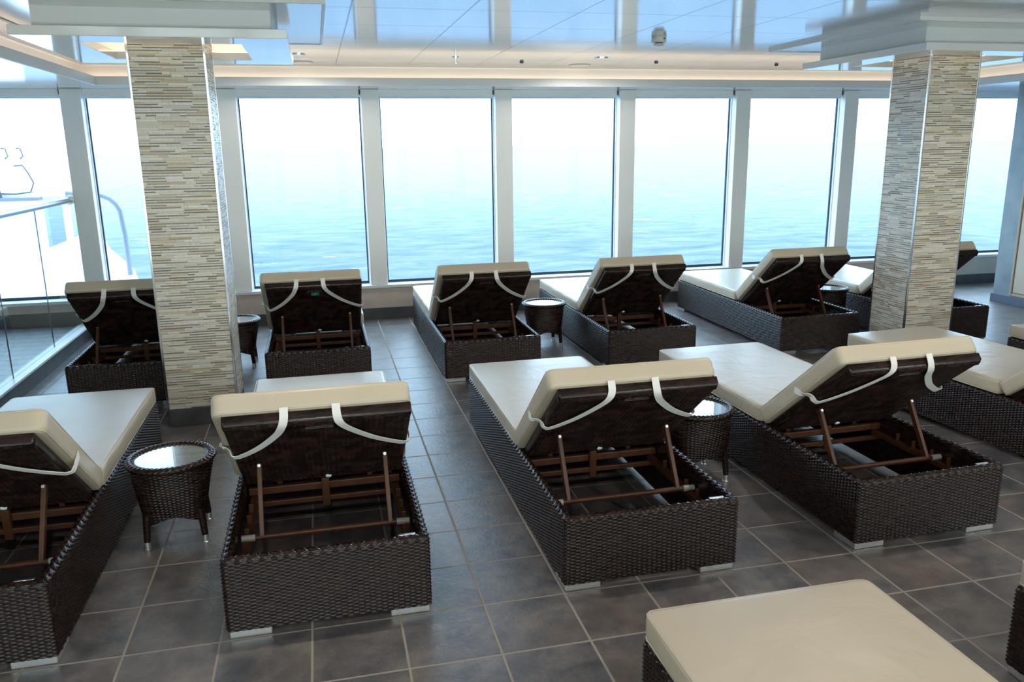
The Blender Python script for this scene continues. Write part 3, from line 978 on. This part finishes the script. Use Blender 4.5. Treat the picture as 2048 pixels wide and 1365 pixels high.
# ------------------------------------------------------------------ glass balustrade at left
b = tag(empty('glass_balustrade', (-4.5, 12, .415)), 'frameless glass balustrade with steel handrail along the raised floor at left', 'balustrade')
y = 18.1
for k in range(9):
    y1 = y - .02; y0 = y - 3.0
    MB().box(-.014, .014, y0 - 12, y1 - 12, 0, 3.5).build('glass_panel', M_BALGLASS, b)
    y -= 3.04
for k in range(9):
    yy = 18.1 - 3.04 * (k + 1) + .01 - 12
    MB().box(-.012, .012, yy - .012, yy + .008, .0, 3.5).build('joint_seal', M_SHIPGREY, b)
MB().tube([(0, 6.2, 3.58), (0, -9.5, 3.58)],   .085, 18).build('handrail', simple('satin_handrail_steel', (.36, .4, .46), .3, metal=.8), b, smooth=True)
MB().cyl((0, 6.16, 3.58), (0, 6.2, 3.58), .14, n=18).build('wall_flange', M_STEEL, b, smooth=True)

# ------------------------------------------------------------------ ceiling fittings
def downlight(x, y, label, watts):
    t = tag(empty('downlight', (x, y, 7.67)), label, 'downlight', 'recessed ceiling downlights')
    MB().lathe([(.12, -.0), (.2, -.0), (.2, -.018), (.19, -.025), (.13, -.02)], n=32).build('ring', M_CHROME, t, smooth=True)
    MB().lathe([(.001, -.006), (.13, -.006), (.13, -.001), (.001, -.001)], n=32).build('lens', M_LAMP, t)
    li = bpy.data.lights.new('downlight_lamp', 'SPOT')
    li.energy = watts; li.color = (1.0, .91, .81); li.spot_size = math.radians(172); li.spot_blend = .35; li.shadow_soft_size = .05
    lo = bpy.data.objects.new('lamp', li); lo.location = Vector((0, 0, -.03)) * T
    link(lo, t)
    return t


downlight(2.14, 14.87, 'round recessed downlight beside the left canopy, near the windows', 48)
downlight(10.29, 14.9, 'round recessed downlight near the ceiling speaker at centre right', 48)
for y in (2.6, -7.0):  # unseen downlights, added to brighten the nearer loungers from above and behind
    for x in (2.14, 10.29, 18.4):
        downlight(x, y, 'added ceiling downlight out of view, lighting the nearer loungers', 70 if y > 0 else 108)


def speaker(x, y, label):
    t = tag(empty('ceiling_speaker', (x, y, 7.67)), label, 'ceiling speaker', 'round flush ceiling speakers')
    MB().lathe([(.001, -.012), (.30, -.012), (.30, 0), (.001, 0)], n=40).build('grille', M_GREYGRILLE, t)
    MB().lathe([(.30, 0), (.33, 0), (.33, -.016), (.30, -.018)], n=40).build('ring', M_DETECT, t, smooth=True)


speaker(2.2, 16.85, 'flat round grey ceiling speaker beside the left canopy corner')
speaker(10.32, 16.9, 'flat round grey ceiling speaker near the windows, right of centre')
sp = tag(empty('sprinkler', (6.24, 15.1, 7.67)), 'small metal sprinkler head hanging from the ceiling', 'sprinkler')
MB().lathe([(.001, 0), (.10, 0), (.10, -.02), (.001, -.02)], n=24).build('escutcheon', M_CHROME, sp, smooth=True)
MB().cyl((0, 0, -.02), (0, 0, -.17), .022, n=12).build('stem', M_CHROME, sp, smooth=True)
MB().lathe([(.001, -.17), (.075, -.17), (.075, -.182), (.001, -.182)], n=20).build('deflector', M_CHROME, sp)
for x, y, lab in ((8.31, 16.06, 'tiny dark ceiling sensor left of the right ceiling speaker'), (12.31, 15.8, 'tiny dark ceiling sensor below the smoke detector in the photo'), (16.4, 16.1, 'tiny dark ceiling sensor next to the right canopy corner')):
    tag(MB().lathe([(.001, -.05), (.045, -.045), (.06, -.01), (.06, 0), (.001, 0)], (0, 0), 20).build('ceiling_sensor', M_GREYGRILLE, None, smooth=True, loc=(x, y, 7.67)), lab, 'sensor', 'small ceiling sensors')
sd = tag(empty('smoke_detector', (10.06, 10.4, 7.67)), 'white round smoke detector on the glossy ceiling', 'smoke detector')
MB().lathe([(.001, 0), (.16, 0), (.165, -.01), (.165, -.10), (.15, -.125), (.001, -.125)], n=40).build('base', M_DETECT, sd, smooth=True)
MB().lathe([(.001, -.125), (.085, -.125), (.085, -.15), (.001, -.15)], n=32).build('vent_slot', M_DARK, sd)
MB().lathe([(.001, -.15), (.12, -.15), (.12, -.175), (.09, -.195), (.001, -.2)], n=32).build('cap', M_DETECT, sd, smooth=True)
MB().cyl((.06, -.150, -.055), (.06, -.170, -.055), .018, n=12).build('indicator', M_DARK, sd)

# ------------------------------------------------------------------ outside the windows
sea = mesh_obj('sea', [(-90000, 21, -62), (90000, 21, -62), (90000, 90000, -62), (-90000, 90000, -62)], [(0, 1, 2, 3)], M_SEA)
tag(sea, 'pale blue open sea with small white caps up to the hazy horizon', 'sea', kind='stuff')

# white fittings on the ship's side beyond the left windows
lb = tag(empty('lifeboat', (0, 23.8, 0)), 'white lifeboat with a peaked roof outside the leftmost windows', 'lifeboat')
OUT = [(-9.6, .9), (-8.3, 1.44), (-6.9, 2.06), (-5.8, 2.48), (-5.32, 2.68), (-5.0, 2.0), (-4.6, 1.62), (-4.25, 1.25), (-4.05, .5)]
V = []; F = []
na = 19
for x, zt in OUT:
    wd = 1.5 if x < -5 else 1.5 * (.35 + .65 * min(1, (x + 4.0) / -1.0))
    for j in range(na):
        a = PI * j / (na - 1)
        V.append((x, -wd * math.cos(a), -1.0 + (zt + 1.0) * math.sin(a) ** .55))
for i in range(len(OUT) - 1):
    for j in range(na - 1):
        F.append((i * na + j, (i + 1) * na + j, (i + 1) * na + j + 1, i * na + j + 1))
    F.append((i * na, i * na + na - 1, (i + 1) * na + na - 1, (i + 1) * na))
F.append(tuple(range(na))); F.append(tuple(reversed(range((len(OUT) - 1) * na, len(OUT) * na))))
MB().add(V, F).build('canopy', M_SHIP, lb, smooth=True)
MB().tube([(-9.4, -1.53, .05), (-4.6, -1.2, .05), (-4.1, -.4, .05)], .06, 8).build('rubbing_strake', M_SHIPGREY, lb, smooth=True)

dv = tag(empty('davit_pipe', (-3.95, 22.0, -1.5)), 'bent white tube rising outside the second window from left', 'pipe')
pp = [(-5.6, 22, 4.02), (-4.73, 22, 3.94), (-4.5, 22, 3.9), (-4.3, 22, 3.8), (-4.13, 22, 3.62), (-4.03, 22, 3.4), (-3.97, 22, 2.6), (-3.95, 22, 1.2), (-3.95, 22, -1.5)]
MB().tube([(x + 3.95, y - 22, z + 1.5) for x, y, z in pp], .085, 16).build('tube', simple('pale_blue_grey_paint', (.17, .21, .26), .4), dv, smooth=True)
MB().cyl((0, 0, 2.35), (0, 0, 2.75), .17, n=16).build('clamp', M_SHIP, dv, smooth=True)
MB().cyl((-.67, 0, 5.2), (-.67, 0, 0), .018, n=8).build('stay_wire', M_SHIPGREY, dv, smooth=True)
dk = tag(MB().box(-14, -3.0, 20.4, 27.5, -2.0, -1.5).build('side_deck', M_SHIP), kind='structure')

cb = tag(empty('deck_locker', (-6.75, 25.9, 3.75)), 'white twin door locker on a post beside the davit housing outside', 'locker')
MB().box(-.12, .1, .1, .3, -5.25, 0).build('post', M_SHIP, cb)
MB().box(-.62, .6, -.3, .6, 0, 1.5).build('body', M_SHIP, cb, bevel=.03)
for sx in (-1, 1):
    MB().box(-.03 + sx * .3 - .28, -.03 + sx * .3 + .28, -.33, -.3, .08, 1.42).build('door', M_SHIP, cb, bevel=.012)

dh = tag(empty('davit_housing', (-8.9, 25.9, -1.5)), 'tall white davit housing with grab handles and a looped cable outside the left window', 'davit')
MB().box(-1.6, 1.1, .0, 1.2, 0, 8.0).build('housing', M_SHIP, dh, bevel=.05)
for x0 in (.36, .85):
    MB().tube([(x0, -.0, 6.98), (x0, -.1, 6.98), (x0 + .13, -.12, 6.97), (x0 + .19, -.12, 6.7), (x0 + .08, -.1, 6.62), (x0 + .08, 0, 6.62)], .024, 8).build('grab_handle', M_SHIPGREY, dh, smooth=True)
MB().tube([(.66, -.03, 6.36), (.95, -.06, 6.38), (1.12, -.1, 6.1), (1.26, -.12, 5.75), (1.12, -.1, 5.42), (.6, -.08, 5.36), (.1, -.06, 5.38)], .026, 8).build('cable', M_SHIPGREY, dh, smooth=True)
MB().box(-1.6, 1.45, -.5, .0, 5.12, 5.24).build('shelf', simple('pale_blue_shelf', (.13, .15, .2), .4), dh, bevel=.01)
MB().cyl((.05, -.2, 5.24), (.05, -.2, 5.5), .14, .1, 14).build('winch_drum', M_SHIPGREY, dh, smooth=True)

# ------------------------------------------------------------------ light
sl = bpy.data.lights.new('sun', 'SUN'); sl.energy = 3.0; sl.angle = math.radians(2); sl.color = (1, .97, .92)
slo = bpy.data.objects.new('sun', sl); slo.rotation_euler = Vector((1, .22, -.9)).to_track_quat('-Z', 'Y').to_euler(); slo.location = (-12, -4, 14)
link(slo)
w = bpy.data.worlds.new('World'); scene.world = w
w.use_nodes = True
bg = w.node_tree.nodes['Background']
bg.inputs['Color'].default_value = (*SKY_COL, 1)
bg.inputs['Strength'].default_value = SKY_S

# LED tubes lying in the trough behind the soffit lip
def led(name, c, sx, sy, watts, up=(0, 0, 1), rot=None):
    li = bpy.data.lights.new(name, 'AREA'); li.shape = 'RECTANGLE'
    li.size = sx * T; li.size_y = sy * T; li.energy = watts; li.color = (1.0, .76, .54)
    o = bpy.data.objects.new(name, li); o.location = Vector(c) * T
    o.rotation_euler = rot if rot else (PI, 0, 0)
    link(o)
    return o


led('cove_led_back', ((WL + WR) / 2, (LB + WB) / 2 + .05, 7.14), WR - WL - .3, .12, COVE_W * 27, rot=(PI * .86, 0, 0))
led('cove_led_left', ((LL + WL) / 2 - .02, (YB + LB) / 2, 7.14), .12, LB - YB - .3, COVE_W * 29, rot=(PI, -.45, 0))
led('cove_led_right', ((LR + WR) / 2 + .02, (YB + LB) / 2, 7.14), .12, LB - YB - .3, COVE_W * 29, rot=(PI, .45, 0))

# ------------------------------------------------------------------ camera (2048 x 1365)
cam = bpy.data.cameras.new('Camera')
cam.sensor_width = 36.0; cam.sensor_fit = 'HORIZONTAL'
cam.lens = 1621.72 / 2048 * 36.0
cam.clip_start = .05; cam.clip_end = 60000
co = bpy.data.objects.new('Camera', cam)
yaw, pitch, roll = .23053, .23645, -.013254
ca, sa, cb_, sb, cc, sc_ = math.cos(yaw), math.sin(yaw), math.cos(pitch), math.sin(pitch), math.cos(roll), math.sin(roll)
f = Vector((sa * cb_, ca * cb_, -sb)); r0 = Vector((ca, -sa, 0)); u0 = r0.cross(f)
r = r0 * cc + u0 * sc_; u = u0 * cc - r0 * sc_
m = Matrix((r, u, -f)).transposed().to_4x4()
m.translation = Vector((2.3789, -7.5437, 5.3394)) * T
co.matrix_world = m
link(co)
scene.camera = co

scene.view_settings.view_transform = 'Standard'
scene.view_settings.look = 'None'
scene.view_settings.gamma = 1
scene.view_settings.use_curve_mapping = False
scene.view_settings.exposure = EXPOSURE
cy = scene.cycles
cy.max_bounces = 10; cy.diffuse_bounces = 5; cy.glossy_bounces = 4; cy.transparent_max_bounces = 12
cy.sample_clamp_indirect = 8
cy.caustics_reflective = False; cy.caustics_refractive = False
